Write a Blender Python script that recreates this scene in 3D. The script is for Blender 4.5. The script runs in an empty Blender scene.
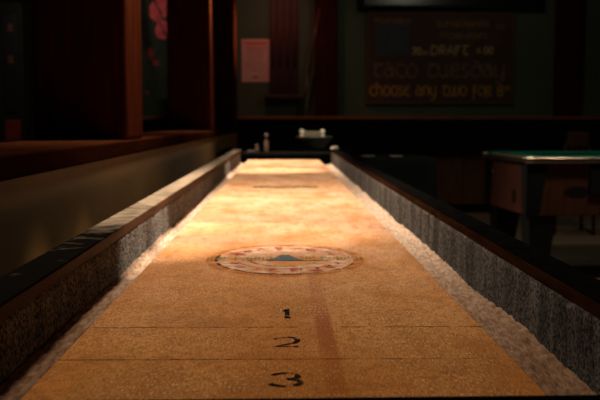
import bpy, bmesh, math, random
from mathutils import Vector, Matrix, noise
R = math.radians
rnd = random.Random(7)
S = bpy.context.scene
C = S.collection

# ------------------------------------------------------------------ camera
F = 935.0
ZC = 1.023
pitch = math.atan(77.5 / F)
yaw = math.atan(16.6 / F * math.cos(pitch))
cd = bpy.data.cameras.new('camera'); cam = bpy.data.objects.new('camera', cd); C.objects.link(cam)
cam.location = (0, 0, ZC)
cam.rotation_euler = (Matrix.Rotation(-yaw, 3, 'Z') @ Matrix.Rotation(R(90) - pitch, 3, 'X')).to_euler()
cd.sensor_width = 36; cd.lens = 36 * F / 600; cd.clip_start = .05; cd.clip_end = 60
cd.dof.use_dof = True; cd.dof.focus_distance = 1.25; cd.dof.aperture_fstop = 9.5
S.camera = cam
MR = cam.rotation_euler.to_matrix()

def ray(px, py): return MR @ Vector(((px - 300) / F, (200 - py) / F, -1))
def atY(px, py, Y):
    d = ray(px, py); t = Y / d.y
    return Vector((d.x * t, Y, ZC + d.z * t))
def atZ(px, py, Z):
    d = ray(px, py); t = (Z - ZC) / d.z
    return Vector((d.x * t, d.y * t, Z))

# ------------------------------------------------------------------ materials
def mat(name, col, rough=.6, metal=0., spec=.5, var=None, scale=20., bump=0., bscale=60., coat=0., stretch=None, detail=4., lo=.35, hi=.65, sheen=0.):
    m = bpy.data.materials.new(name); m.use_nodes = True
    nt = m.node_tree; N = nt.nodes; L = nt.links
    b = N['Principled BSDF']
    b.inputs['Base Color'].default_value = (*col, 1)
    b.inputs['Roughness'].default_value = rough
    b.inputs['Metallic'].default_value = metal
    b.inputs['Specular IOR Level'].default_value = spec
    b.inputs['Coat Weight'].default_value = coat
    b.inputs['Sheen Weight'].default_value = sheen
    tc = N.new('ShaderNodeTexCoord'); mp = N.new('ShaderNodeMapping')
    L.new(tc.outputs['Object'], mp.inputs['Vector'])
    if stretch: mp.inputs['Scale'].default_value = stretch
    if var:
        n = N.new('ShaderNodeTexNoise'); n.inputs['Scale'].default_value = scale; n.inputs['Detail'].default_value = detail
        L.new(mp.outputs['Vector'], n.inputs['Vector'])
        mr = N.new('ShaderNodeMapRange'); mr.inputs['From Min'].default_value = lo; mr.inputs['From Max'].default_value = hi
        L.new(n.outputs['Fac'], mr.inputs['Value'])
        mx = N.new('ShaderNodeMix'); mx.data_type = 'RGBA'
        mx.inputs[6].default_value = (*col, 1); mx.inputs[7].default_value = (*var, 1)
        L.new(mr.outputs['Result'], mx.inputs[0]); L.new(mx.outputs[2], b.inputs['Base Color'])
    if bump:
        n2 = N.new('ShaderNodeTexNoise'); n2.inputs['Scale'].default_value = bscale; n2.inputs['Detail'].default_value = 3
        L.new(mp.outputs['Vector'], n2.inputs['Vector'])
        bp = N.new('ShaderNodeBump'); bp.inputs['Strength'].default_value = bump; bp.inputs['Distance'].default_value = .004
        L.new(n2.outputs['Fac'], bp.inputs['Height']); L.new(bp.outputs['Normal'], b.inputs['Normal'])
    return m

def worn(name, col, scale=90., lo=.38, hi=.6, amount=1.0):
    """printed ink, rubbed away in patches"""
    m = mat(name, col, .8, spec=0.)
    nt = m.node_tree; N = nt.nodes; L = nt.links
    b = N['Principled BSDF']; out = N['Material Output']
    tc = N.new('ShaderNodeTexCoord'); n = N.new('ShaderNodeTexNoise')
    n.inputs['Scale'].default_value = scale; n.inputs['Detail'].default_value = 5
    L.new(tc.outputs['Object'], n.inputs['Vector'])
    mr = N.new('ShaderNodeMapRange'); mr.inputs['From Min'].default_value = lo; mr.inputs['From Max'].default_value = hi
    mr.inputs['To Max'].default_value = amount
    L.new(n.outputs['Fac'], mr.inputs['Value'])
    t = N.new('ShaderNodeBsdfTransparent'); mx = N.new('ShaderNodeMixShader')
    L.new(mr.outputs['Result'], mx.inputs[0]); L.new(t.outputs[0], mx.inputs[1]); L.new(b.outputs[0], mx.inputs[2])
    L.new(mx.outputs[0], out.inputs['Surface'])
    return m

M = {}
M['floor'] = mat('floor_boards', (.24, .18, .13), .5, var=(.15, .11, .08), scale=6, stretch=(1, 6, 1))
M['ceiling'] = mat('ceiling_paint', (.05, .045, .04), .9, var=(.04, .037, .033), scale=3)
M['wall'] = mat('wall_green_paint', (.055, .075, .042), .8, var=(.047, .066, .037), scale=4, bump=.1)
M['wainscot'] = mat('wainscot_wood', (.10, .046, .016), .6, spec=.05, var=(.06, .027, .009), scale=7, stretch=(6, 6, .6))
M['blackpaint'] = mat('black_paint', (.0045, .0038, .0032), .7, spec=.05, var=(.003, .0027, .0024), scale=8)
M['mahog'] = mat('mahogany', (.045, .0105, .0040), .6, spec=0., var=(.026, .006, .0025), scale=9, stretch=(5, 5, .5))
M['endgrey'] = mat('charcoal_laminate', (.020, .023, .025), .6, spec=.1, var=(.014, .016, .018), scale=20)
M['chair_rail'] = mat('chair_rail_wood', (.26, .085, .036), .6, spec=.1, var=(.17, .055, .023), scale=9, stretch=(.5, 5, 5))
M['mahog_l'] = mat('mahogany_ledge', (.026, .0075, .0030), .6, spec=0., var=(.016, .0045, .0018), scale=9, stretch=(5, .5, 5))
M['panel'] = mat('olive_panel', (.16, .086, .026), .55, spec=.12, var=(.125, .067, .020), scale=5, stretch=(1, .6, 1.5))
M['blacklam'] = mat('black_laminate', (.006, .0055, .005), .95, spec=0., var=(.003, .003, .003), scale=30)

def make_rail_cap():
    """black rail top, mottled with powder dust; its lamplit stretch is painted pale along Y"""
    m = mat('dusty_lit_rail_top', (.02, .017, .014), .8, spec=0.)
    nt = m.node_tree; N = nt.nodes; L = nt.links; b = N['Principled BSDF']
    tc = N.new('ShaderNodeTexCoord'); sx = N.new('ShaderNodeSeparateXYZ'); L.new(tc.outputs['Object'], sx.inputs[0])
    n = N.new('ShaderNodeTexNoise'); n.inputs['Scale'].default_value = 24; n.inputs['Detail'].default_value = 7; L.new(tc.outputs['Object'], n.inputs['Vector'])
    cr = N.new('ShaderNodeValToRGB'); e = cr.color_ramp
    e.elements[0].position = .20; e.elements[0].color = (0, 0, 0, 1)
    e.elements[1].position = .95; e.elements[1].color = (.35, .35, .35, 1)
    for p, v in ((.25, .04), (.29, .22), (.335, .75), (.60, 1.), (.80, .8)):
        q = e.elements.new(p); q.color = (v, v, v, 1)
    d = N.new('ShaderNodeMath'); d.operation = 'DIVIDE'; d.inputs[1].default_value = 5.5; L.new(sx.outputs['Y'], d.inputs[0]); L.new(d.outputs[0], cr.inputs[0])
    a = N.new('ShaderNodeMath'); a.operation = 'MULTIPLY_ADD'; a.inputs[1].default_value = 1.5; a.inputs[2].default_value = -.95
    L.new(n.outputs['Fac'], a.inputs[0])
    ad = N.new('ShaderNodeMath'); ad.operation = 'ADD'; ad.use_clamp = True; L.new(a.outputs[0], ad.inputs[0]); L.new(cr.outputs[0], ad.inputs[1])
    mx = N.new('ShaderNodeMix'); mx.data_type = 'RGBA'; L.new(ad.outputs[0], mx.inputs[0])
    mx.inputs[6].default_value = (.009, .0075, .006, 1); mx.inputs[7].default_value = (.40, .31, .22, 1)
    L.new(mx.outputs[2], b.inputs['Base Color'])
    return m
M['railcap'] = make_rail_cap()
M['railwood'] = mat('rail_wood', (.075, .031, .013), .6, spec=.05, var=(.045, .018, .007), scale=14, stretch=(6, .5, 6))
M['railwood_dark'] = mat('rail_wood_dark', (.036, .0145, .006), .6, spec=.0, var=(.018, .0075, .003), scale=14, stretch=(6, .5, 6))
def make_carpet(name, light, dark, streak):
    m = mat(name, light, .95, spec=.05, var=dark, scale=210, detail=3, bump=.4, bscale=260, lo=.38, hi=.62)
    nt = m.node_tree; N = nt.nodes; L = nt.links; b = N['Principled BSDF']
    src = b.inputs['Base Color'].links[0].from_socket
    tc = N.new('ShaderNodeTexCoord'); mp = N.new('ShaderNodeMapping'); mp.inputs['Scale'].default_value = (1, 1, .12); L.new(tc.outputs['Object'], mp.inputs['Vector'])
    n = N.new('ShaderNodeTexNoise'); n.inputs['Scale'].default_value = 22; n.inputs['Detail'].default_value = 5; L.new(mp.outputs['Vector'], n.inputs['Vector'])
    mr = N.new('ShaderNodeMapRange'); mr.inputs['From Min'].default_value = .38; mr.inputs['From Max'].default_value = .62
    mr.inputs['To Min'].default_value = 1 - streak; mr.inputs['To Max'].default_value = 1.; L.new(n.outputs['Fac'], mr.inputs['Value'])
    mx = N.new('ShaderNodeMix'); mx.data_type = 'RGBA'; mx.blend_type = 'MULTIPLY'; mx.inputs[0].default_value = 1
    L.new(src, mx.inputs[6]); L.new(mr.outputs[0], mx.inputs[7]); L.new(mx.outputs[2], b.inputs['Base Color'])
    return m
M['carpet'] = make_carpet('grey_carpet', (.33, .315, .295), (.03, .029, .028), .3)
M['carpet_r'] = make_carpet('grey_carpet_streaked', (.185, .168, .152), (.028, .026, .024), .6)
def make_powder():
    """loose powder: pale along the middle of the table, darker and browner towards the near end"""
    m = mat('powder', (.74, .57, .44), .9, spec=0., var=(.36, .24, .165), scale=110, detail=8, bump=.8, bscale=240, stretch=(1.6, .35, 1), lo=.38, hi=.70)
    nt = m.node_tree; N = nt.nodes; L = nt.links; b = N['Principled BSDF']
    src = b.inputs['Base Color'].links[0].from_socket
    tc = N.new('ShaderNodeTexCoord'); sx = N.new('ShaderNodeSeparateXYZ'); L.new(tc.outputs['Object'], sx.inputs[0])
    n = N.new('ShaderNodeTexNoise'); n.inputs['Scale'].default_value = 30; n.inputs['Detail'].default_value = 6; L.new(tc.outputs['Object'], n.inputs['Vector'])
    a = N.new('ShaderNodeMath'); a.operation = 'MULTIPLY_ADD'; a.inputs[1].default_value = .9; L.new(n.outputs['Fac'], a.inputs[0]); L.new(sx.outputs['Y'], a.inputs[2])
    mr = N.new('ShaderNodeMapRange'); mr.inputs['From Min'].default_value = 1.6; mr.inputs['From Max'].default_value = 2.9; L.new(a.outputs[0], mr.inputs['Value'])
    mx = N.new('ShaderNodeMix'); mx.data_type = 'RGBA'; L.new(mr.outputs[0], mx.inputs[0])
    m2 = N.new('ShaderNodeMix'); m2.data_type = 'RGBA'; m2.blend_type = 'MULTIPLY'; m2.inputs[0].default_value = 1; m2.inputs[7].default_value = (.46, .365, .29, 1)
    L.new(src, m2.inputs[6]); L.new(m2.outputs[2], mx.inputs[6]); L.new(src, mx.inputs[7]); L.new(mx.outputs[2], b.inputs['Base Color'])
    return m
M['powder'] = make_powder()
M['ink'] = worn('black_ink', (.025, .018, .014), 110, .34, .50, .95)
M['lineink'] = worn('line_ink', (.10, .045, .018), 60, .35, .6, .75)
M['e_white'] = worn('emblem_cream', (.95, .70, .52), 40, .36, .64, .75)
M['e_dark'] = worn('emblem_outline', (.05, .03, .025), 30, .40, .54, .9)
M['e_red'] = worn('emblem_red', (.48, .09, .07), 50, .40, .60, .8)
M['e_olive'] = worn('emblem_olive', (.24, .19, .06), 70, .40, .62, .75)
M['e_blue'] = worn('emblem_blue', (.10, .17, .20), 60, .25, .5, .85)
M['e_green'] = worn('emblem_green', (.08, .12, .035), 30, .35, .6, .6)
M['e_orange'] = worn('emblem_halo', (.60, .20, .04), 30, .35, .6, .55)
M['cloth_green'] = mat('green_baize', (.006, .11, .08), .95, spec=.05, var=(.005, .09, .065), scale=80)
M['metal'] = mat('brushed_metal', (.62, .56, .47), .28, metal=1., var=(.5, .45, .38), scale=30)
M['chrome'] = mat('chrome', (.85, .8, .72), .12, metal=1.)
M['poolwood'] = mat('pool_cabinet_wood', (.075, .026, .015), .5, spec=.2, var=(.048, .016, .009), scale=8, stretch=(5, 5, .6))
M['poolblack'] = mat('black_plastic', (.005, .005, .005), .6, spec=.2)
M['poolrail'] = mat('pool_rail_wood', (.19, .08, .04), .35, var=(.12, .05, .025), scale=10)
M['board'] = mat('chalk_board', (.060, .022, .013), .8, var=(.047, .017, .010), scale=7)
M['boardframe'] = mat('sign_frame', (.12, .072, .035), .7, spec=.1, var=(.09, .052, .025), scale=20)
M['chalk_tan'] = worn('chalk_tan', (.50, .35, .17), 60, .2, .45, .9)
M['chalk_dim'] = worn('chalk_dim', (.30, .17, .085), 60, .25, .5, .7)
M['chalk_orange'] = worn('chalk_orange', (.46, .235, .05), 60, .2, .45, .9)
M['chalk_red'] = worn('chalk_red', (.36, .19, .095), 60, .25, .5, .7)
M['blue'] = mat('dark_blue_panel', (.028, .036, .055), .7, var=(.02, .026, .04), scale=14)
M['paper'] = mat('poster_paper', (.62, .36, .31), .8, var=(.58, .33, .28), scale=6)
M['red'] = mat('poster_red', (.62, .06, .04), .8)
M['print'] = mat('poster_print', (.22, .09, .075), .8)
M['cue'] = mat('cue_wood', (.17, .04, .02), .45, var=(.10, .022, .011), scale=10, stretch=(5, 5, .4))
M['cue_butt'] = mat('cue_butt', (.05, .016, .012), .35)
M['rackwood'] = mat('rack_wood', (.04, .011, .007), .6, var=(.025, .007, .005), scale=8, stretch=(5, 5, .5))
M['flag'] = mat('flag_green', (.020, .028, .016), .8, var=(.011, .016, .009), scale=7)
M['flag_pink'] = mat('flag_pink', (.85, .12, .15), .8, var=(.60, .06, .08), scale=14)
M['flag_red'] = mat('flag_red', (.42, .055, .045), .8, var=(.2, .03, .02), scale=20)
M['cab'] = mat('cabinet_dark', (.022, .021, .015), .7, spec=.1, var=(.015, .014, .010), scale=9)
M['cab_black'] = mat('cabinet_black', (.010, .010, .009), .4)
M['cab_red'] = mat('cabinet_red', (.22, .02, .015), .5, var=(.14, .012, .01), scale=10)
M['cab_brown'] = mat('cabinet_badge', (.12, .03, .025), .5)
M['tcloth'] = mat('black_tablecloth', (.008, .011, .011), .95, spec=.1, var=(.006, .009, .009), scale=14)
M['pale'] = mat('pale_ceramic', (.62, .57, .50), .35, var=(.5, .45, .4), scale=20)
M['steel'] = mat('dull_steel', (.20, .20, .20), .45, metal=.2, var=(.14, .14, .14), scale=12)
M['plastic'] = mat('cloudy_plastic', (.24, .225, .15), .3, var=(.2, .185, .125), scale=18)
M['bottle'] = mat('cloudy_bottle', (.17, .135, .125), .3, var=(.13, .10, .09), scale=25)
M['clip'] = mat('clip_glint', (.85, .80, .66), .25)  # clips coloured white to carry the specular highlights
M['screen'] = mat('screen_black', (.006, .006, .007), .25)
M['chairwood'] = mat('chair_wood', (.035, .009, .006), .5, spec=.2, var=(.022, .006, .004), scale=10, stretch=(5, 5, .6))

def make_maple():
    m = bpy.data.materials.new('butcher_block_maple'); m.use_nodes = True
    nt = m.node_tree; N = nt.nodes; L = nt.links; b = N['Principled BSDF']
    tc = N.new('ShaderNodeTexCoord'); sx = N.new('ShaderNodeSeparateXYZ'); L.new(tc.outputs['Object'], sx.inputs[0])
    def math_(op, a, bb=None, c=None):
        n = N.new('ShaderNodeMath'); n.operation = op
        for i, v in enumerate((a, bb, c)):
            if v is None: continue
            if isinstance(v, (int, float)): n.inputs[i].default_value = v
            else: L.new(v, n.inputs[i])
        return n.outputs[0]
    def mix(f, a, c, blend='MIX'):
        n = N.new('ShaderNodeMix'); n.data_type = 'RGBA'; n.blend_type = blend
        for i, v in ((0, f), (6, a), (7, c)):
            if isinstance(v, (int, float)): n.inputs[i].default_value = v
            elif isinstance(v, tuple): n.inputs[i].default_value = (*v, 1)
            else: L.new(v, n.inputs[i])
        return n.outputs[2]
    def rng(v, a, c, lo=0., hi=1.):
        n = N.new('ShaderNodeMapRange'); n.inputs['From Min'].default_value = a; n.inputs['From Max'].default_value = c
        n.inputs['To Min'].default_value = lo; n.inputs['To Max'].default_value = hi
        L.new(v, n.inputs['Value']); return n.outputs[0]
    def noi(scale, det, sc=(1, 1, 1)):
        mp = N.new('ShaderNodeMapping'); mp.inputs['Scale'].default_value = sc; L.new(tc.outputs['Object'], mp.inputs['Vector'])
        n = N.new('ShaderNodeTexNoise'); n.inputs['Scale'].default_value = scale; n.inputs['Detail'].default_value = det
        L.new(mp.outputs['Vector'], n.inputs['Vector']); return n.outputs['Fac']
    # laminated strips, 38 mm wide
    strip = math_('FLOOR', math_('DIVIDE', math_('ADD', sx.outputs['X'], .2515), .0365))
    wn = N.new('ShaderNodeTexWhiteNoise'); wn.noise_dimensions = '1D'; L.new(strip, wn.inputs['W'])
    base = mix(wn.outputs['Value'], (.68, .258, .056), (.60, .200, .038))
    base = mix(rng(noi(5, 5, (1, .25, 1)), .36, .66), base, (.74, .335, .095))          # broad mottling
    base = mix(rng(noi(16, 5), .5, .72, 0, .7), base, (.42, .15, .035))                # brown wear
    base = mix(rng(noi(75, 8, (1, .6, 1)), .47, .68, 0, .8), base, (.44, .18, .045))     # finer grain
    # the reddish strip
    d = math_('ABSOLUTE', math_('SUBTRACT', sx.outputs['X'], .0520))
    inside = rng(d, .0085, .013, 1, 0)
    yy = rng(sx.outputs['Y'], 1.55, 1.8, 1, 0)
    f = math_('MULTIPLY', math_('MULTIPLY', inside, yy), rng(noi(18, 4, (1, .4, 1)), .34, .6, .5, .95))
    base = mix(f, base, (.40, .095, .012))
    # powder on the wood: loose grains, plus a film whose fade paints the washed-out lit stretch
    film = math_('MULTIPLY', rng(sx.outputs['Y'], .95, 2.5), rng(noi(9, 6, (1, .5, 1)), .32, .66, .30, .75))
    base = mix(film, base, (.93, .65, .47))
    base = mix(rng(noi(11, 7, (1, .40, 1)), .50, .68, 0, .62), base, (.50, .21, .06))
    base = mix(rng(noi(42, 6, (1, .35, 1)), .52, .68, 0, .55), base, (.50, .20, .055))
    g = rng(noi(400, 3, (1, .25, 1)), .50, .66)
    patch = rng(noi(7, 4), .38, .64, .15, .65)
    gf = math_('MULTIPLY', g, patch)
    base = mix(gf, base, (.98, .68, .38))
    dk = rng(noi(330, 3, (1.1, .27, 1)), .50, .66, 0, .60)
    base = mix(dk, base, (.36, .125, .024))
    L.new(base, b.inputs['Base Color'])
    b.inputs['Roughness'].default_value = .6
    b.inputs['Specular IOR Level'].default_value = 0.
    bp = N.new('ShaderNodeBump'); bp.inputs['Strength'].default_value = .5; bp.inputs['Distance'].default_value = .002
    L.new(g, bp.inputs['Height']); L.new(bp.outputs['Normal'], b.inputs['Normal'])
    return m
M['maple'] = make_maple()

# ------------------------------------------------------------------ mesh helpers
class MB:
    def __init__(s): s.bm = bmesh.new(); s.mi = 0
    def _tag(s, faces):
        for f in faces: f.material_index = s.mi
    def box(s, a, b, bev=0., rot=None, seg=2):
        (x0, y0, z0), (x1, y1, z1) = a, b
        r = bmesh.ops.create_cube(s.bm, size=1)
        c = Vector(((x0 + x1) / 2, (y0 + y1) / 2, (z0 + z1) / 2))
        for v in r['verts']:
            p = Vector((v.co.x * (x1 - x0), v.co.y * (y1 - y0), v.co.z * (z1 - z0)))
            if rot is not None: p = rot @ p
            v.co = p + c
        es = list({e for v in r['verts'] for e in v.link_edges})
        fs = list({f for v in r['verts'] for f in v.link_faces}); s._tag(fs)
        if bev: bmesh.ops.bevel(s.bm, geom=es, offset=bev, segments=seg, affect='EDGES', profile=.5)
        return s
    def lathe(s, prof, c=(0, 0, 0), n=32, ax=None):
        rings = []
        for r, z in prof:
            rings.append([s.bm.verts.new((r * math.cos(2 * math.pi * k / n), r * math.sin(2 * math.pi * k / n), z)) for k in range(n)])
        fs = []
        for i in range(len(rings) - 1):
            for k in range(n):
                k2 = (k + 1) % n
                fs.append(s.bm.faces.new((rings[i][k], rings[i][k2], rings[i + 1][k2], rings[i + 1][k])))
        fs.append(s.bm.faces.new(rings[0][::-1])); fs.append(s.bm.faces.new(rings[-1]))
        for f in fs: f.smooth = True
        s._tag(fs)
        mt = Matrix.Translation(c)
        if ax is not None: mt = mt @ Vector((0, 0, 1)).rotation_difference(Vector(ax)).to_matrix().to_4x4()
        vs = [v for r_ in rings for v in r_]
        bmesh.ops.transform(s.bm, matrix=mt, verts=vs)
        return s
    def rod(s, p, q, r0, r1=None, n=14):
        p = Vector(p); q = Vector(q); d = q - p; r1 = r0 if r1 is None else r1
        return s.lathe([(r0, 0), (r1, d.length)], p, n, d)
    def prism(s, pts, d):
        """polygon of 3-D points extruded by vector d"""
        d = Vector(d); a = [s.bm.verts.new(p) for p in pts]; b = [s.bm.verts.new(Vector(p) + d) for p in pts]
        fs = [s.bm.faces.new(a[::-1]), s.bm.faces.new(b)]
        n = len(a)
        for i in range(n): fs.append(s.bm.faces.new((a[i], a[(i + 1) % n], b[(i + 1) % n], b[i])))
        s._tag(fs); return s
    def face(s, pts):
        f = s.bm.faces.new([s.bm.verts.new(p) for p in pts]); s._tag([f]); return s
    def ribbon(s, pts, w, place, closed=False):
        """flat painted stroke: 2-D points, placed by place(x, y)"""
        n = len(pts); L_, R_ = [], []
        for i in range(n):
            if closed: a = pts[(i - 1) % n]; b = pts[(i + 1) % n]
            else: a = pts[max(i - 1, 0)]; b = pts[min(i + 1, n - 1)]
            dx, dy = b[0] - a[0], b[1] - a[1]; l = math.hypot(dx, dy) or 1
            ww = w(i / max(n - 1, 1)) if callable(w) else w
            nx, ny = -dy / l * ww / 2, dx / l * ww / 2
            L_.append(s.bm.verts.new(place(pts[i][0] + nx, pts[i][1] + ny))); R_.append(s.bm.verts.new(place(pts[i][0] - nx, pts[i][1] - ny)))
        fs = []
        for i in range(n if closed else n - 1):
            j = (i + 1) % n
            fs.append(s.bm.faces.new((R_[i], R_[j], L_[j], L_[i])))
        s._tag(fs); return s
    def build(s, name, mats, parent=None, fixn=True):
        if fixn: bmesh.ops.recalc_face_normals(s.bm, faces=s.bm.faces)
        me = bpy.data.meshes.new(name); s.bm.to_mesh(me); s.bm.free()
        o = bpy.data.objects.new(name, me); C.objects.link(o)
        for m in (mats if isinstance(mats, (list, tuple)) else [mats]): me.materials.append(m)
        if parent: o.parent = parent; o.matrix_parent_inverse = Matrix()
        return o

def tag(o, label, cat, group=None, kind=None):
    if label: o['label'] = label
    if cat: o['category'] = cat
    if group: o['group'] = group
    if kind: o['kind'] = kind
    return o
def thing(name, label, cat, loc=(0, 0, 0), rz=0., group=None):
    o = bpy.data.objects.new(name, None); C.objects.link(o); o.location = loc; o.rotation_euler = (0, 0, rz)
    o.empty_display_size = .1
    return tag(o, label, cat, group)
def struct(name, mb, m):
    o = mb.build(name, m); o['kind'] = 'structure'; return o

def arc(cx, cy, rx, ry, a0, a1, n=16):
    return [(cx + rx * math.cos(R(a0 + (a1 - a0) * i / n)), cy + ry * math.sin(R(a0 + (a1 - a0) * i / n))) for i in range(n + 1)]

# ------------------------------------------------------------------ room
YB = 10.6
X0, X1, YF, ZT = -4.2, 5.2, -2.5, 3.1
struct('floor', MB().box((X0, YF, -.1), (X1, YB, 0)), M['floor'])
struct('ceiling', MB().box((X0, YF, ZT), (X1, YB, ZT + .1)), M['ceiling'])
struct('wall_back', MB().box((X0, YB, 0), (X1, YB + .12, ZT)), M['wall'])
struct('wall_left', MB().box((X0 - .12, YF, 0), (X0, YB, ZT)), M['wall'])
struct('wall_right', MB().box((X1, YF, 0), (X1 + .12, YB, ZT)), M['wall'])
struct('wall_front', MB().box((X0, YF - .12, 0), (X1, YF, ZT)), M['wall'])
# lower back wall: brown boards, black band, chair rail
w = MB()
x = X0
while x < X1 - .05:
    w.box((x + .003, YB - .03, .10), (min(x + .24, X1) - .003, YB, .655), .004); x += .24
struct('trim_1', w, M['wainscot'])
struct('trim_2', MB().box((X0, YB - .10, .655), (X1, YB, 1.055), .006), M['blackpaint'])
struct('trim_3', MB().box((X0, YB - .13, 1.055), (X1, YB, 1.092), .01), M['chair_rail'])
struct('baseboard_back', MB().box((X0, YB - .045, 0), (X1, YB, .10), .006), M['blackpaint'])
# posts standing against the back wall
for k, (pa, pb) in enumerate(((315, 338), (557, 581))):
    a = atY(pa, 60, YB - .12).x; b = atY(pb, 60, YB - .12).x
    struct('trim_%d' % (4 + k), MB().box((a, YB - .12, 1.092), (b, YB, ZT), .01), M['mahog'])

# half wall on the left of the shuffleboard
XP = -.50; XL = -.496; ZL = ZC - .0565
struct('wall_divider', MB().box((-.78, -1.8, 0), (XP, 10.15, ZL - .048)), M['panel'])
struct('trim_6', MB().box((-.80, -1.8, ZL - .048), (XL, 10.15, ZL), .006, seg=3), M['mahog_l'])
cols = [(3.01, 3.34, 'thick dark mahogany column on the half wall, nearest the camera'),
        (6.49, 6.84, 'dark mahogany column on the half wall, second from the camera'),
        (9.62, 10.14, 'dark mahogany column at the far end of the half wall')]
for ya, yb, lab in cols:
    c = MB().box((-.797, ya, ZL + .0005), (XL - .002, yb, ZT - .001), .012, seg=3).build('wooden_column', M['mahog'])
    tag(c, lab, 'column', 'columns on the half wall')

# ------------------------------------------------------------------ shuffleboard table
PZ = ZC - .263; GZ = ZC - .306; ZR0 = ZC - .2125; ZR1 = ZC - .193
XPL, XPR = -.2517, .2567
XCL, XCR = -.3105, .345
Y0, Y1 = .862, 6.66
T = thing('shuffleboard_table', 'long pub shuffleboard table with maple playfield and grey carpeted gutters', 'shuffleboard table')
pf = MB().box((XPL, Y0, GZ + .001), (XPR, Y1, PZ), .0025).build('playfield', M['maple'], T)
def flat(z): return lambda x, y: (x, y, z)
# zone lines
for py, w_, nm in ((359.2, .0030, 'zone_line'), (327.2, .0030, 'zone_line')):
    y = atZ(290, py, PZ).y
    MB().face([(XPL, y - w_ / 2, PZ + .0003), (XPR, y - w_ / 2, PZ + .0003), (XPR, y + w_ / 2, PZ + .0003), (XPL, y + w_ / 2, PZ + .0003)]).build(nm, M['lineink'], pf)
# numerals, worn
def numeral(ch, px0, px1, py0, py1):
    a = atZ(px0, py1, PZ); b = atZ(px1, py0, PZ); ym = (a.y + b.y) / 2; s_ = ym / F
    x0 = ((px0 + px1) / 2 - 283.4) * s_ - (px1 - px0) / 2 * s_; wx = (px1 - px0) * s_; hy = b.y - a.y
    g = {'1': [[(.15, .72), (.5, 1), (.5, 0)], [(.1, 0), (.9, 0)]],
         '2': [arc(.5, .70, .48, .30, 165, 0, 10) + arc(.5, .70, .48, .42, 0, -50, 6) + [(.02, .02), (1, .02)]],
         '3': [arc(.45, .75, .45, .25, 160, -80, 12), arc(.45, .27, .53, .27, 85, -160, 14)]}[ch]
    mb = MB()
    for n_, st in enumerate(g):
        mb.ribbon([(x0 + u * wx, a.y + v * hy) for u, v in st], .0066, flat(PZ + .0005 + .0003 * n_))
    o = mb.build('numeral', M['ink'], pf); o['label'] = 'worn black printed %s' % {'1': 'one', '2': 'two', '3': 'three'}[ch]
numeral('3', 271, 301, 373.5, 386.5)
numeral('2', 274.5, 298, 337.5, 347)
numeral('1', 283, 291, 309.5, 318)
# worn emblem
def emblem(cx, cy, a, b, mirror=1):
    mb = MB(); P = lambda z: (lambda x, y: (cx + x, cy + mirror * y, PZ + z))
    el = lambda k, a0=0, a1=360, n=72: [(a * k * math.cos(R(a0 + (a1 - a0) * i / n)), b * k * math.sin(R(a0 + (a1 - a0) * i / n))) for i in range(n + 1)]
    def band(k0, k1, a0, a1, z, n=40):
        p = P(z); i0 = el(k0, a0, a1, n); i1 = el(k1, a0, a1, n)
        for i in range(n):
            mb.face([p(*i0[i]), p(*i1[i]), p(*i1[i + 1]), p(*i0[i + 1])])
    mb.mi = 6; band(1.0, 1.14, 0, 360, .0002, 60)
    mb.mi = 0; band(.84, .99, 0, 360, .0003, 60); band(.52, .70, 0, 360, .0003, 60)
    for a0, a1, k0, k1 in ((8, 60, .70, .84), (95, 150, .70, .84), (200, 235, .70, .84), (262, 300, .70, .84), (325, 352, .70, .84), (30, 70, .36, .50), (110, 170, .36, .50), (215, 250, .34, .5)):
        band(k0, k1, a0, a1, .0003, 16)
    mb.mi = 1
    band(.97, 1.015, 165, 290, .0006, 60); band(.985, 1.010, 290, 352, .0006, 20); band(.985, 1.005, 40, 110, .0006); band(.51, .53, 185, 330, .0006, 50); band(.69, .705, 200, 290, .0006, 30)
    mb.mi = 2
    for aa in (24, 40, 57, 75, 98, 118, 136, 154, 205, 222, 240, 262, 281, 299, 318, 335):
        wd = 6.5
        wd = 4 + (aa * 7 % 5); band(.62 + (aa % 7) * .03, .84 + (aa % 5) * .025, aa - wd, aa + wd * .6, .0007, 6)
        mb.mi = 1; band(.74, .80, aa + wd * .6, aa + wd, .0008, 3); mb.mi = 2
    mb.mi = 3
    r2 = random.Random(3); p = P(.0008)
    for i in range(40):
        x = -1.13 * a + 2.26 * a * i / 40
        if abs(x) < .20 * a: continue
        h0 = b * r2.uniform(.06, .17); wd = a * .043
        mb.face([p(x, -h0), p(x + wd, -h0), p(x + wd, h0), p(x, h0)])
    mb.mi = 1; mb.face([p(-.62 * a, -.16 * b), p(.62 * a, -.16 * b), p(.62 * a, -.135 * b), p(-.62 * a, -.135 * b)])
    mb.mi = 4; p = P(.0010)
    mb.face([p(-.27 * a, -.13 * b), p(.27 * a, -.13 * b), p(.15 * a, .06 * b), p(.05 * a, .28 * b), p(-.05 * a, .28 * b), p(-.15 * a, .06 * b)])
    return mb
E_M = [M['e_white'], M['e_dark'], M['e_red'], M['e_olive'], M['e_blue'], M['e_green'], M['e_orange']]
ea = atZ(285, 273.5, PZ).y; eb = atZ(285, 245.5, PZ).y
o = emblem(.003, (ea + eb) / 2 - .01, .134, (eb - ea) / 2).build('emblem', E_M, pf, fixn=False)
o['label'] = 'worn oval emblem in cream red and blue'
mb = MB(); yc = atZ(285, 187, PZ).y
for k in range(12):
    x = -.125 + k * .022
    mb.face([(x, yc - .075, PZ + .0006), (x + .0205, yc - .075, PZ + .0006), (x + .0205, yc + .075, PZ + .0006), (x, yc + .075, PZ + .0006)])
mb.face([(-.142, yc - .02, PZ + .0004), (.142, yc - .02, PZ + .0004), (.142, yc + .02, PZ + .0004), (-.142, yc + .02, PZ + .0004)])
o = mb.build('centre_logo', M['e_green'], pf); o['label'] = 'blurred dark green logo across the middle'

ZB = .46
YA, YZ = .795, 6.74
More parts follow.
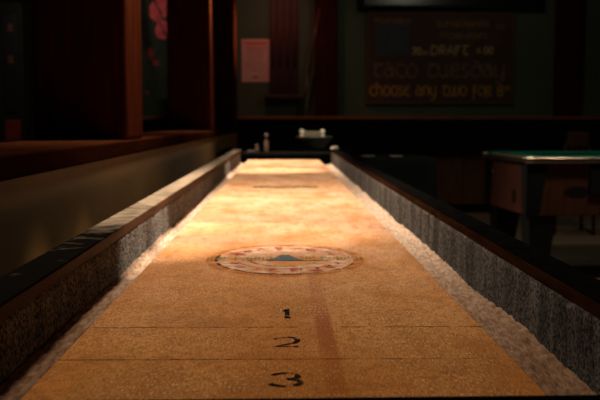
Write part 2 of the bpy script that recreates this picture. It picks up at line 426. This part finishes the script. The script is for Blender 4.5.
# cradle bed
MB().box((XCL - .046, YA, GZ - .12), (XCR + .046, YZ, GZ)).build('cradle_bed', M['blacklam'], T)
def rail(side):
    xi = XCL if side < 0 else XCR
    a, b = sorted((xi, xi + side * .0445))
    lip = .0085 if side < 0 else .0030
    la, lb = sorted((xi + side * .001, xi - side * lip))
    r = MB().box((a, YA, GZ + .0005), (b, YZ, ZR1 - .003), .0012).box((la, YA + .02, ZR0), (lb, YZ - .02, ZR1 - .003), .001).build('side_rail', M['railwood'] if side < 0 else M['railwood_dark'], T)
    r['label'] = 'left wooden side rail' if side < 0 else 'right wooden side rail'
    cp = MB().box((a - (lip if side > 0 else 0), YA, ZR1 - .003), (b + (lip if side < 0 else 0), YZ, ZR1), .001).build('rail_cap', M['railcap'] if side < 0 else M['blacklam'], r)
    # outer apron of the cradle
    MB().box((b if side > 0 else a - .012, YA, GZ - .12), (b + .012 if side > 0 else a, YZ, ZR1 - .012), .003).build('apron', M['blacklam'], r)
    # carpet lining, soft uneven upper edge
    me = MB(); ny, nz = 1180, 16
    g = []
    for i in range(ny + 1):
        y = YA + .03 + (YZ - YA - .06) * i / ny
        top = ZR0 - (.0035 if side < 0 else 0) + .004 * noise.noise((y * 7, side * 3, 0)) + .003 * noise.noise((y * 23, side * 5, 1)) + .0015
        row = []
        for j in range(nz + 1):
            z = GZ + (top - GZ) * j / nz
            bul = .0025 * noise.noise((y * 9, z * 14, side * 9)) + .0012 * noise.noise((y * 120, z * 120, 2.)) + .0012 * (rnd.random() - .5)
            off = .0042 + bul if j < nz else .0004
            row.append(me.bm.verts.new((xi - side * max(off, .0006), y, z)))
        g.append(row)
    for i in range(ny):
        for j in range(nz):
            f = me.bm.faces.new((g[i][j], g[i + 1][j], g[i + 1][j + 1], g[i][j + 1])); f.smooth = True
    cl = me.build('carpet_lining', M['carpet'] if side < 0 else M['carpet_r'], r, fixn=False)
rail(-1); rail(1)
# end boards, lower than the side rails
eb0 = MB().box((XCL - .05, -.008, -.10), (XCR + .05, .008, 0), .003).build('end_board', M['blacklam'], T)
zt = ZC - .2365
eb0.location = (0, .783, zt); eb0.rotation_euler = (0, 0, R(1.1))
eb1 = MB().box((XCL - .05, YZ, GZ - .12), (XCR + .05, YZ + .06, ZC - .213), .004).build('end_board', M['endgrey'], T)
MB().box((XCL + .002, YZ - .012, GZ), (XCR - .002, YZ - .0005, ZC - .232)).build('end_lining', M['blacklam'], T)
for sx_ in (XCL, XCR):
    a, b = sorted((sx_, sx_ + (.0445 if sx_ > 0 else -.0445)))
# legs
for y in (1.5, 3.9, 6.3):
    for sx_ in (-1, 1):
        cx = .017 + sx_ * .26
        MB().box((cx - .045, y - .06, 0), (cx + .045, y + .06, GZ - .12), .006).build('leg', M['blacklam'], T)

# powder in the gutters
mb = MB()
for side in (-1, 1):
    xa = (XPL - .0015) if side < 0 else (XPR + .0015); xb = (XCL + .006) if side < 0 else (XCR - .006)
    ny, nx = 900, 10; g = []
    for i in range(ny + 1):
        y = Y0 + .0 + (Y1 - Y0) * i / ny; row = []
        for j in range(nx + 1):
            t = j / nx
            h = (.004 if side > 0 else .010) + .005 * abs(noise.noise((y * 2.5, t * 3 + side * 7, 1))) + .003 * noise.noise((y * 40, t * 6, side)) + .0016 * rnd.random()
            h += (.008 + .007 * noise.noise((y * 2.7, side * 11, 4)) + .004 * noise.noise((y * 13, side * 4, 9))) * t ** 4 if side > 0 else (.012 + .005 * noise.noise((y * 3.3, 21, 4)) + .004 * noise.noise((y * 15, 4, 9))) * t ** 4
            row.append(mb.bm.verts.new((xa + (xb - xa) * t, y, GZ + max(h, .001))))
        g.append(row)
    for i in range(ny):
        for j in range(nx):
            q = (g[i][j], g[i][j + 1], g[i + 1][j + 1], g[i + 1][j])
            f = mb.bm.faces.new(q if side > 0 else q[::-1]); f.smooth = True
pw = mb.build('shuffleboard_powder', M['powder'], fixn=False)
tag(pw, 'pale shuffleboard powder heaped along both gutters beside the maple playfield', 'powder', kind='stuff')

# ------------------------------------------------------------------ things behind the far end
ZS = ZC - .205
st = thing('serving_table', 'dark wooden serving table against the far end of the shuffleboard', 'table', (.03, 7.30, 0))
MB().box((-.50, -.42, ZS - .035), (.50, .45, ZS), .005).build('table_top', M['blacklam'], st)
MB().box((-.44, -.36, ZS - .12), (.44, .39, ZS - .035)).build('apron', M['blackpaint'], st)
for sx_ in (-1, 1):
    for sy_ in (-1, 1):
        MB().box((sx_ * .42 - .03, sy_ * .34 - .03 + .015, 0), (sx_ * .42 + .03, sy_ * .34 + .03 + .015, ZS - .12), .004).build('leg', M['blackpaint'], st)
def sx_at(px, Y): return (px - 283.4) / F * Y
Yb = 7.45
k = Yb / F
bw = thing('serving_bowl', 'wide steel bowl with a flared rim holding a cloudy plastic tub', 'bowl', (sx_at(314, Yb), Yb, ZS))
r1 = 18.5 * k; r0 = 10 * k; hh = 11.2 * k
MB().lathe([(r0, 0), (r0 + .004, .004), (r0 + (r1 - r0) * .55, hh * .5), (r1 - .012, hh * .93), (r1, hh), (r1, hh + .004), (r1 - .014, hh + .001), (r0 + (r1 - r0) * .5, hh * .5), (r0 - .01, .012), (.002, .010)], n=40).build('bowl', M['steel'], bw)
tb = thing('plastic_tub', 'cloudy plastic tub with two bright corner clips standing in the steel bowl', 'tub', (sx_at(312, Yb), Yb, ZS + .0105))
w2 = 9.0 * k
MB().box((-w2 * .8, -.045, 0), (w2 * .8, .045, hh - .012), .008).box((-w2, -.06, hh - .012), (w2, .06, hh + .036), .012, seg=3).build('tub', M['plastic'], tb)
for s_ in (-1, 1):
    cx = s_ * (w2 + 1.1 * k)
    c_ = MB().lathe([(.004, 0), (.0165, .003), (.021, .014), (.019, .026), (.010, .034), (.003, .036)], (cx, -.035, hh + .016), 20)
    c_.lathe([(.008, -.030), (.017, -.026), (.018, -.006), (.008, .001)], (cx, -.035, hh + .016), 20)
    c_.build('clip', M['clip'], tb)
# little bottles on the end board
ZE = ZC - .213; Ye = YZ + .03
def bottle(px, pt, wpx, name, lab, cat):
    kk = Ye / F; h = (151.8 - pt) * kk; r = wpx * kk / 2
    t = thing(name, lab, cat, (sx_at(px, Ye), Ye, ZE))
    MB().lathe([(r * .9, 0), (r, .004), (r, h * .52), (r * .55, h * .66), (r * .5, h * .78)], n=20).build('body', M['bottle'], t)
    MB().lathe([(r * .55, h * .78), (r * .85, h * .80), (r * .85, h * .93), (r * .5, h)], n=20).build('cap', M['bottle'], t)
bottle(266.5, 133, 5.0, 'shaker_bottle', 'tall cloudy shaker bottle on the far end board', 'bottle')
bottle(257, 144, 4.4, 'salt_shaker', 'short cloudy shaker beside the tall bottle on the far end board', 'shaker')
pk = MB().lathe([(.024, 0), (.027, .003), (.027, .010), (.022, .013), (.001, .013)], (sx_at(251, Ye), Ye, ZE), 24).build('shuffleboard_puck', M['bottle'])
tag(pk, 'flat pale puck lying left of the shakers on the far end board', 'puck')
pk = MB().lathe([(.024, 0), (.029, .004), (.029, .014), (.020, .022), (.001, .023)], (XCR + .018, 6.66, ZR1), 24).build('shuffleboard_puck', M['pale'])
tag(pk, 'pale shiny puck on the far tip of the right rail', 'puck')

# ------------------------------------------------------------------ black covered table with two coasters
Yt = 7.05; zt = ZC - .272
bt = thing('covered_table', 'low table under a floor-length black cloth between shuffleboard and pool table', 'table', (.88, Yt + .4, 0))
me = MB(); n = 96; rings = []
hw, hd = .295, .40
def sq(k, s_, amp):
    a = 2 * math.pi * k / n; c_, s2 = math.cos(a), math.sin(a)
    e = .28
    x = math.copysign(abs(c_) ** e, c_) * (hw * s_) ; y = math.copysign(abs(s2) ** e, s2) * (hd * s_)
    f = 1 + amp * math.sin(a * 14 + .6 * math.sin(3 * a))
    return x * f, y * f
for s_, z, amp in ((.02, zt, 0), (.96, zt, 0), (1.0, zt - .008, 0), (1.015, zt - .05, .004), (1.05, zt * .5, .022), (1.09, .004, .035)):
    rings.append([me.bm.verts.new((*sq(k_, s_, amp), z)) for k_ in range(n)])
for i in range(len(rings) - 1):
    for k_ in range(n):
        f = me.bm.faces.new((rings[i][k_], rings[i][(k_ + 1) % n], rings[i + 1][(k_ + 1) % n], rings[i + 1][k_])); f.smooth = True
me.bm.faces.new(rings[0])
me.build('tablecloth', M['tcloth'], bt)
tl = MB()
for sx_ in (-1, 1):
    for sy_ in (-1, 1): tl.box((sx_ * .2 - .02, sy_ * .3 - .02, 0), (sx_ * .2 + .02, sy_ * .3 + .02, zt - .03))
for px, lab in ((368, 'small pale dish on the black covered table, beside the shuffleboard rail'), (396, 'small pale dish on the black covered table, towards the pool table')):
    y = Yt + .13
    d = MB().lathe([(.03, 0), (.036, .002), (.052, .016), (.055, .017), (.05, .013), (.034, .005), (.001, .005)], (sx_at(px, y), y, zt + .0008), 28).build('small_dish', M['pale'])
    tag(d, lab, 'dish', 'dishes on the black covered table')
tl.bm.free()

# ------------------------------------------------------------------ pool table
PT = thing('pool_table', 'coin operated pool table with green cloth, metal edging and black corner legs', 'pool table', (1.523, 5.86, 0), R(3.9))
PL, PW = 1.95, .98
ZPT = .80
b_ = .035
MB().box((b_, b_, .43), (PL - b_, PW - b_, ZPT - .035), .004).build('cabinet', M['poolwood'], PT)
ring = MB()
for a, b in (((.008, .008, ZPT - .035), (PL - .008, .115, ZPT)), ((.008, PW - .115, ZPT - .035), (PL - .008, PW - .008, ZPT)),
             ((.008, .115, ZPT - .035), (.115, PW - .115, ZPT)), ((PL - .115, .115, ZPT - .035), (PL - .008, PW - .115, ZPT))):
    ring.box(a, b, .003)
ring.build('rail_top', M['poolrail'], PT)
cu = MB()
for a, b in (((.03, .03, ZPT), (PL - .03, .135, ZPT + .012)), ((.03, PW - .135, ZPT), (PL - .03, PW - .03, ZPT + .012)), ((.10, .135, ZPT), (.135, PW - .135, ZPT + .012)), ((PL - .135, .135, ZPT), (PL - .10, PW - .135, ZPT + .012))):
    cu.box(a, b, .004)
cu.build('cushion', M['cloth_green'], PT)
MB().box((.115, .115, ZPT - .034), (PL - .115, PW - .115, ZPT - .020)).build('playing_cloth', M['cloth_green'], PT)
e = MB()
for a, b in (((0, 0, ZPT - .032), (PL, .008, ZPT + .002)), ((0, PW - .008, ZPT - .032), (PL, PW, ZPT + .002)), ((0, .008, ZPT - .032), (.008, PW - .008, ZPT + .002)), ((PL - .008, .008, ZPT - .032), (PL, PW - .008, ZPT + .002))):
    e.box(a, b, .0039, seg=4)
e.build('edge_trim', M['metal'], PT)
for cx, cy in ((0, 0), (PL, 0), (0, PW), (PL, PW)):
    sx_ = 1 if cx == 0 else -1; sy_ = 1 if cy == 0 else -1
    def q(u, v, z): return (cx + sx_ * u, cy + sy_ * v, z)
    xs = sorted((cx - sx_ * .008, cx + sx_ * .06)); ys = sorted((cy - sy_ * .008, cy + sy_ * .06))
    MB().box((xs[0], ys[0], ZPT - .034), (xs[1], ys[1], ZPT + .008), .014, seg=4).build('corner_cap', M['metal'], PT)
    m_ = MB()
    # black corner shield over the cabinet, tapering down
    for (u0, u1, swap) in ((.155, .075, 0), (.155, .075, 1)):
        pts = [(.022, ZPT - .036), (u0, ZPT - .036), (u1 + .05, .56), (u1 + .035, .43), (.022, .43)]
        if not swap: m_.prism([q(u, .022, z) for u, z in pts], (0, sy_ * .014, 0))
        else: m_.prism([q(.022, u, z) for u, z in pts], (sx_ * .014, 0, 0))
    m_.build('corner_shield', M['poolblack'], PT)
    lg = MB(); tops = []
    for z, u0, u1 in ((.43, .05, .23), (.0, .06, .17)):
        tops.append([lg.bm.verts.new(q(a, b, z)) for a, b in ((u0, u0), (u1, u0), (u1, u1), (u0, u1))])
    for i in range(4): lg.bm.faces.new((tops[0][i], tops[0][(i + 1) % 4], tops[1][(i + 1) % 4], tops[1][i]))
    lg.bm.faces.new(tops[0]); lg.bm.faces.new(tops[1]); lg.build('leg', M['poolblack'], PT)
MB().lathe([(.015, 0), (.015, .006), (.009, .010), (.001, .010)], (b_, PW * .83, .68), 20, (-1, 0, 0)).build('lock', M['chrome'], PT)
def oval(c, ru, rz_, axis, dep):
    pts = []
    for i in range(28):
        a = 2 * math.pi * i / 28
        pts.append((c[0] + ru * math.cos(a), c[1], c[2] + rz_ * math.sin(a)) if axis == 'x' else (c[0], c[1] + ru * math.cos(a), c[2] + rz_ * math.sin(a)))
    return MB().prism(pts, (0, -dep, 0) if axis == 'x' else (-dep, 0, 0))
oval((b_ - .0, PW * .33, .535), .035, .05, 'y', .006).build('hand_hole', M['poolblack'], PT)
oval((.355, b_, .585), .085, .032, 'x', .004).build('badge', M['poolblack'], PT)
MB().box((.43, b_ - .02, .56), (.66, b_, .755), .012).build('coin_box', M['poolblack'], PT)

# ------------------------------------------------------------------ chair behind the pool table
Yc = 8.6
ch = thing('wooden_chair', 'dark reddish wooden chair with its back showing above the pool table', 'chair', (sx_at(571, Yc), Yc, 0), R(180))
MB().box((-.21, -.21, .43), (.21, .21, .465), .012).build('seat', M['chairwood'], ch)
for sx_ in (-1, 1):
    MB().rod((sx_ * .18, -.17, 0), (sx_ * .165, -.165, .43), .016, .02).build('leg', M['chairwood'], ch)
    MB().rod((sx_ * .18, .18, 0), (sx_ * .17, .17, .43), .016, .02).rod((sx_ * .17, .17, .465), (sx_ * .085, .235, .90), .018, .013).build('leg', M['chairwood'], ch)
bk = MB()
bk.box((-.105, .225, .80), (.105, .25, .945), .02, seg=3)
for k_ in (-.06, 0, .06): bk.rod((k_, .185, .466), (k_ * .8, .235, .81), .009)
bk.build('backrest', M['chairwood'], ch)

# ------------------------------------------------------------------ menu board
G = {}
def gl(ch, w, *st): G[ch] = (w, st)
U = lambda x0=0.: [(x0, 1.), (x0, .4)] + arc(x0 + .33, .4, .33, .4, 180, 360, 10) + [(x0 + .66, 1.)]
gl('t', .78, [(0, 1), (.75, 1)], [(.36, 1)] + arc(.48, .45, .34, .45, 150, 315, 12))
gl('a', .80, [(.08, .95), (.30, 1.02), (.60, .85), (.62, .25), (.78, 0)], arc(.33, .33, .30, .33, 0, 360, 18))
gl('c', .70, arc(.42, .5, .40, .5, 50, 310, 16))
gl('o', .86, arc(.42, .5, .40, .5, 0, 360, 22))
gl('e', .74, arc(.42, .5, .40, .5, 50, 310, 16), [(.05, .52), (.62, .60)])
gl('u', .86, U(), [(.66, .5), (.66, .15), (.78, 0)])
gl('s', .62, [(.55, .9), (.35, 1), (.1, .9), (.08, .68), (.3, .52), (.52, .36), (.5, .12), (.28, 0), (.02, .1)])
gl('d', .86, arc(.42, .42, .40, .42, 0, 360, 20), [(.80, .5), (.74, .9), (.5, 1.18), (.1, 1.32)])
gl('y', .84, U(), [(.66, .45), (.66, -.05), (.56, -.34), (.30, -.46), (.0, -.38)])
gl('h', .82, [(.05, 1.45), (.05, 0)], [(.05, .65)] + arc(.38, .62, .32, .38, 160, 0, 10) + [(.70, .2), (.55, -.02)])
gl('n', .82, [(.05, 1), (.05, 0)], [(.05, .65)] + arc(.38, .62, .32, .38, 160, 0, 10) + [(.70, 0)])
gl('w', 1.25, U(), U(.55))
gl('f', .66, [(.2, 1.1), (.2, -.38)], [(.2, 1.1), (.6, 1.02)], [(.05, .55), (.55, .55)])
gl('r', .76, [(.05, 1.02), (.05, -.25)], [(.05, 1)] + arc(.32, .75, .30, .25, 90, -90, 10) + [(.2, .5), (.72, -.05)])
gl('p', .80, [(.08, 1.02), (.08, -.42)], [(.08, .9)] + arc(.38, .5, .36, .48, 120, -150, 16))
gl('8', .74, arc(.36, .80, .28, .30, 0, 360, 16), arc(.36, .25, .34, .30, 0, 360, 16))
gl('2', .70, arc(.34, .85, .30, .30, 160, -30, 10) + [(.04, 0), (.64, 0)])
gl('0', .74, arc(.36, .55, .32, .57, 0, 360, 20))
gl('4', .74, [(.52, 0), (.52, 1.15), (.04, .36), (.70, .36)])
gl('.', .30, [(.08, 0), (.08, .12)])
gl("'", .25, [(.1, 1.2), (.04, .95)])
gl('D', .98, [(.08, 1.3), (.08, 0)], [(.0, 0)] + arc(.25, .65, .66, .65, -90, 90, 14) + [(0, 1.3)])
gl('R', .90, [(.1, 1.3), (.1, 0)], [(.1, 1.3)] + arc(.4, .97, .33, .33, 90, -90, 10) + [(.2, .64), (.82, 0)])
gl('A', .90, [(.05, 0), (.15, .75), (.45, 1.3), (.70, .75), (.78, 0)], [(.12, .5), (.75, .5)])
gl('F', .80, [(.12, 1.3), (.12, -.15)], [(.05, 1.3), (.72, 1.22)], [(.12, .7), (.58, .7)])
gl('T', .92, [(0, 1.3), (.88, 1.3)], [(.42, 1.3), (.32, .7)] + arc(.56, .42, .34, .42, 170, 320, 12))
gl('z', .62, [(.05, .9), (.55, .9), (.05, 0), (.58, 0)])
gl(' ', .5)
def text_width(t): return sum(G[c][0] + .12 for c in t)
YS = YB - .012
def write(t, px0, px1, py_base, xh_px, m, name, weight=.20, parent=None):
    a = atY(px0, py_base, YS - .034); b = atY(px1, py_base, YS - .034); tw = text_width(t); sx_ = (b.x - a.x) / tw; sz_ = xh_px * (YS - .034) / F
    mb = MB(); x = 0
    for c in t:
        w_, sts = G[c]
        for n_, s_ in enumerate(sts):
            mb.ribbon([(a.x + (x + u) * sx_, a.z + v * sz_) for u, v in s_], lambda t_: weight * min(sx_ * 1.5, sz_), lambda X, Z, yy=YS - .034 - .0007 * n_: (X, yy, Z))
        x += w_ + .12
    return mb.build(name, m, parent, fixn=False)
bA = atY(368.5, 12.5, YS - .03); bB = atY(511.5, 102, YS - .03)
SG = thing('menu_board', 'wide brown hand-lettered menu board on the back wall', 'sign')
MB().box((bA.x, YS - .028, bB.z), (bB.x, YB - .001, bA.z)).build('board', M['board'], SG)
fr = MB(); t_ = .022
for a, b in (((bA.x - t_, bB.z - t_), (bB.x + t_, bB.z)), ((bA.x - t_, bA.z), (bB.x + t_, bA.z + t_)), ((bA.x - t_, bB.z), (bA.x, bA.z)), ((bB.x, bB.z), (bB.x + t_, bA.z))):
    fr.box((a[0], YS - .036, a[1]), (b[0], YB - .001, b[1]), .004)
fr.build('frame', M['boardframe'], SG)
pa = atY(376, 24, YS - .03); pb = atY(410, 56, YS - .03)
MB().box((pa.x, YS - .031, pb.z), (pb.x, YS - .028, pa.z)).build('blue_panel', M['blue'], SG)['label'] = 'dark blue panel at upper left of the board'
write('thursdays', 374, 411, 23, 4.2, M['chalk_red'], 'lettering', .24, SG)
write('sundowner', 437, 490, 26.5, 5.2, M['chalk_red'], 'lettering', .22, SG)
write("o'courses", 441, 488, 38.5, 5.0, M['chalk_red'], 'lettering', .22, SG)
write('2', 412, 417, 54.5, 5.8, M['chalk_tan'], 'lettering', .26, SG)
write('0', 417, 422, 54.5, 5.8, M['chalk_tan'], 'lettering', .26, SG)
write('o', 423, 426, 54.5, 3.0, M['chalk_tan'], 'lettering', .26, SG)
write('z', 426.3, 429, 54.5, 3.0, M['chalk_tan'], 'lettering', .26, SG)
write('DRAFT', 431, 470, 54.5, 6.6, M['chalk_tan'], 'lettering', .2, SG)
write('4.00', 476, 494, 53.5, 5.6, M['chalk_tan'], 'lettering', .25, SG)
write('taco tuesday', 373, 507, 77, 12.5, M['chalk_dim'], 'lettering', .16, SG)
write('choose any two for 8', 370, 504, 95.5, 9.2, M['chalk_orange'], 'lettering', .165, SG)
write('0', 504.5, 507, 90, 3.2, M['chalk_orange'], 'lettering', .24, SG)
write('0', 507.5, 510, 90, 3.2, M['chalk_orange'], 'lettering', .24, SG)
write('0', 497, 501, 30, 4.0, M['chalk_dim'], 'lettering', .2, SG)
write('0', 501.5, 505, 30, 4.0, M['chalk_dim'], 'lettering', .2, SG)

# black box / screen above the board
a = atY(362, 2, YB - .16); b = atY(542, 8.0, YB - .16)
tv = thing('television', 'black flat television mounted above the menu board', 'television')
MB().box((a.x, YB - .16, b.z), (b.x, YB - .06, 3.0), .008).build('casing', M['poolblack'], tv)
MB().box((a.x + .03, YB - .163, b.z + .03), (b.x - .03, YB - .16, 2.97)).build('screen', M['screen'], tv)
MB().box((a.x + .6, YB - .06, 2.5), (b.x - .6, YB - .001, 2.8)).build('wall_bracket', M['poolblack'], tv)

# poster
a = atY(241.5, 39, YB - .004); b = atY(269.5, 82, YB - .004)
PO = thing('poster', 'pale paper notice with a red heading beside the cue rack', 'poster')
MB().box((a.x, YB - .004, b.z), (b.x, YB - .0005, a.z)).build('sheet', M['paper'], PO)
def onposter(u0, u1, v0, v1, m, nm):
    W_, H_ = b.x - a.x, a.z - b.z
    mb = MB()
    r2 = random.Random(int(v0 * 1000)); u = u0
    while u < u1:
        w_ = r2.uniform(.05, .10); mb.box((a.x + u * W_, YB - .0055, a.z - v1 * H_), (a.x + min(u + w_, u1) * W_, YB - .004, a.z - v0 * H_)); u += w_ + .025
    mb.build(nm, m, PO)
onposter(.10, .92, .06, .135, M['red'], 'heading')
for i, (u0, u1) in enumerate(((.14, .90), (.2, .8), (.22, .82), (.2, .76), (.26, .72), (.12, .86), (.15, .8), (.25, .75))):
    v = .19 + i * .075
    onposter(u0, u1, v, v + (.035 if i == 0 else .016), M['print'] if i else M['red'], 'text_line')
onposter(.40, .60, .87, .91, M['cab_black'], 'stamp')

# cue rack and cues
ra = atY(270, 0, YB - .05).x; rb = atY(299, 0, YB - .05).x
zb = atY(284, 94.5, YB - .09).z
CR = thing('cue_rack', 'dark wooden wall rack holding four cues by the poster', 'cue rack')
MB().box((ra, YB - .018, zb), (rb, YB - .0005, 2.95), .004).build('backboard', M['rackwood'], CR)
sa = atY(265, 0, YB - .1).x; sb = atY(303, 0, YB - .1).x
MB().box((sa, YB - .12, zb - .05), (sb, YB - .0005, zb), .012).build('shelf', M['rackwood'], CR)
MB().box((ra, YB - .045, 2.72), (rb, YB - .018, 2.75), .004).build('holder_bar', M['rackwood'], CR)
for k_, (px, lab) in enumerate(((273, 'leftmost red-brown cue in the wall rack, next to the poster'), (280.2, 'second red-brown cue from the poster in the wall rack'), (287.6, 'third red-brown cue from the poster in the wall rack'), (294.8, 'rightmost red-brown cue in the wall rack'))):
    x = atY(px, 50, YB - .06).x
    t = thing('pool_cue', lab, 'cue', (x, YB - .062, zb + .001), 0, 'cues in the wall rack')
    MB().lathe([(.018, 0), (.020, .01), (.019, .28), (.0185, .285)], n=14).build('butt', M['cue_butt'], t)
    MB().lathe([(.0185, .285), (.014, .8), (.008, 1.40), (.0065, 1.45)], n=14).build('shaft', M['cue'], t)
pA = atY(301.5, 112, YB - .10); pA.z = 1.0935
pB = atY(319.5, 8, YB - .13)
dv = (pB - pA)
t = thing('pool_cue', 'loose cue leaning against the wooden post right of the cue rack', 'cue', pA)
p1 = dv * .40
MB().rod((0, 0, .002), p1, .015, .0125).build('butt', M['cue_butt'], t)
MB().rod(p1, dv, .0125, .008).build('shaft', M['cue'], t)

# ------------------------------------------------------------------ banner behind the half wall
YN = 8.1
me = MB(); nx, nz = 70, 110
xa, xb = -1.72, -.90; za = atY(150, 90, YN).z; zb2 = ZT
def yw(x, z):
    return YN + .035 * math.sin((x + .25 * z) * 17) + .02 * math.sin(x * 31 + z * 3) + .03 * noise.noise((x * 4, z * 2, 0))
g = [[None] * (nz + 1) for _ in range(nx + 1)]
for i in range(nx + 1):
    for j in range(nz + 1):
        x = xa + (xb - xa) * i / nx
        lo = za + .04 - .12 * (x - xa) / (xb - xa) + .02 * math.sin(x * 14)
        z = lo + (zb2 - lo) * j / nz
        g[i][j] = me.bm.verts.new((x, yw(x, z), z))
spots = [(158, 10, 9.5, 11, 1), (162.5, 30, 7.5, 9, 1), (150.5, 54, 3.2, 5.5, 2), (155.5, 63, 3.5, 3, 2), (164, 1, 4, 4, 1), (147, 95, 3, 4, 2)]
sp = [(atY(px, py, YN), rx * YN / F, rz_ * YN / F, m_) for px, py, rx, rz_, m_ in spots]
for i in range(nx):
    for j in range(nz):
        f = me.bm.faces.new((g[i][j], g[i + 1][j], g[i + 1][j + 1], g[i][j + 1])); f.smooth = True
        c = f.calc_center_median()
        for p, rx, rz_, m_ in sp:
            d = ((c.x - p.x) / rx) ** 2 + ((c.z - p.z) / rz_) ** 2
            if d < 1 and not (m_ == 1 and abs((c.x - p.x) / rx * .9 + (c.z - p.z) / rz_ * .5 - .1) < .10): f.material_index = m_
bn = me.build('banner', [M['flag'], M['flag_pink'], M['flag_red']], fixn=False)
tag(bn, 'dark green hanging cloth banner with pink blossoms between the columns', 'banner')

# ------------------------------------------------------------------ machine at far left
YM = 8.4
def mx(px): return sx_at(px, YM)
def mz(py): return atY(14, py, YM).z
VM = thing('vending_cabinet', 'tall dark cabinet with red lower panel seen left of the nearest column', 'cabinet')
MB().box((mx(-14), YM, 0), (mx(27), YM + .6, mz(2)), .015).build('body', M['cab'], VM)
MB().box((mx(7.5), YM - .02, mz(112)), (mx(22), YM, mz(14)), .006).build('door_panel', M['cab_black'], VM)
for py in (28, 60): MB().box((mx(13), YM - .026, mz(py + 4)), (mx(18), YM - .02, mz(py - 4)), .003).build('badge', M['cab_brown'], VM)
MB().box((mx(8), YM - .02, mz(141)), (mx(23), YM, mz(120)), .006).build('lower_panel', M['cab_red'], VM)['label'] = 'red lower panel'
ar = MB()
for top, bot in ((18, 45), (66, 136)):
    pts = [(mx(-6), mz(bot)), (mx(-6), mz(top + 8))] + [(mx(-1.5) + 4.5 * YM / F * math.cos(R(180 - 18 * i)), mz(top + 8) + 8 * YM / F * math.sin(R(18 * i))) for i in range(11)] + [(mx(3), mz(bot))]
    ar.prism([(x, YM, z) for x, z in pts], (0, -.012, 0))
ar.build('arched_panel', M['cab_black'], VM)
MB().box((mx(24), YM - .015, mz(140)), (mx(26), YM, mz(10)), .004).build('side_strip', M['cab_black'], VM)

# ------------------------------------------------------------------ light
def spot(name, loc, aim, power, col, ang, blend, r=.03):
    d = bpy.data.lights.new(name, 'SPOT'); d.energy = power; d.color = col; d.spot_size = R(ang); d.spot_blend = blend; d.shadow_soft_size = r
    o = bpy.data.objects.new(name, d); C.objects.link(o); o.location = loc
    o.rotation_euler = (Vector(aim) - Vector(loc)).to_track_quat('-Z', 'Y').to_euler(); return o
def point(name, loc, power, col, r=.05):
    d = bpy.data.lights.new(name, 'POINT'); d.energy = power; d.color = col; d.shadow_soft_size = r
    o = bpy.data.objects.new(name, d); C.objects.link(o); o.location = loc; return o
WARM = (1, .80, .61)
spot('table_lamp_near', (-.37, 3.08, 2.10), (-.10, 3.0, .76), 185, WARM, 125, 1.0, .04)
spot('table_lamp_far', (-.37, 6.56, 2.10), (-.10, 5.5, .76), 235, WARM, 125, 1.0, .04)
spot('front_fill', (-.40, 1.25, 2.10), (0, 1.25, .76), 23, WARM, 92, 1.0, .06)  # unseen fill, added to lift the near end of the playfield
spot('accent_lamp_near', (.58, 2.18, 2.15), (-.09, 2.18, .76), 80, WARM, 26.5, .75, .02)
spot('accent_lamp_far', (.58, 5.15, 2.15), (-.07, 5.15, .76), 190, WARM, 27, .9, .02)
spot('bowl_fill', (.12, 6.3, 2.7), (.24, 7.45, .87), 120, WARM, 12, .6, .03)  # narrow unseen spot, added to brighten the bowl and tub
spot('pool_lamp', (2.25, 5.50, 2.1), (2.25, 5.9, .8), 48, (1, .80, .55), 140, .6, .08)
spot('bar_glow', (-.1, 9.6, 3.0), (-.1, 10.3, 1.6), 22, (1, .40, .30), 100, 1, .1)
spot('banner_fill', (-1.9, 6.7, 2.9), (-1.6, 8.3, 1.7), 28, (1, .85, .65), 75, .8, .05)  # added fill with no known source, brightens the banner
spot('column_fill', (.9, 9.80, 2.85), (-.49, 9.85, 1.95), 420, (1, .62, .38), 25, 1, .05)  # unseen spot added to light up the far column's edge
spot('rail_fill', (.58, 1.92, 2.15), (-.285, 1.90, .785), 105, WARM, 14, .9, .02)  # this and the next: unseen spots added for the left rail and carpet patch
spot('rail_fill', (.58, 2.38, 2.15), (-.285, 2.34, .785), 105, WARM, 14, .9, .02)
point('room_fill', (1.6, 8.2, 2.9), 13, (1, .96, .70), .15)  # unseen ambient fill, added to lift the back wall
wd = bpy.data.worlds.new('world'); S.world = wd; wd.use_nodes = True
wd.node_tree.nodes['Background'].inputs[0].default_value = (.02, .018, .015, 1)
vs = S.view_settings; vs.view_transform = 'Standard'; vs.look = 'None'; vs.exposure = 0; vs.gamma = 1; vs.use_curve_mapping = False
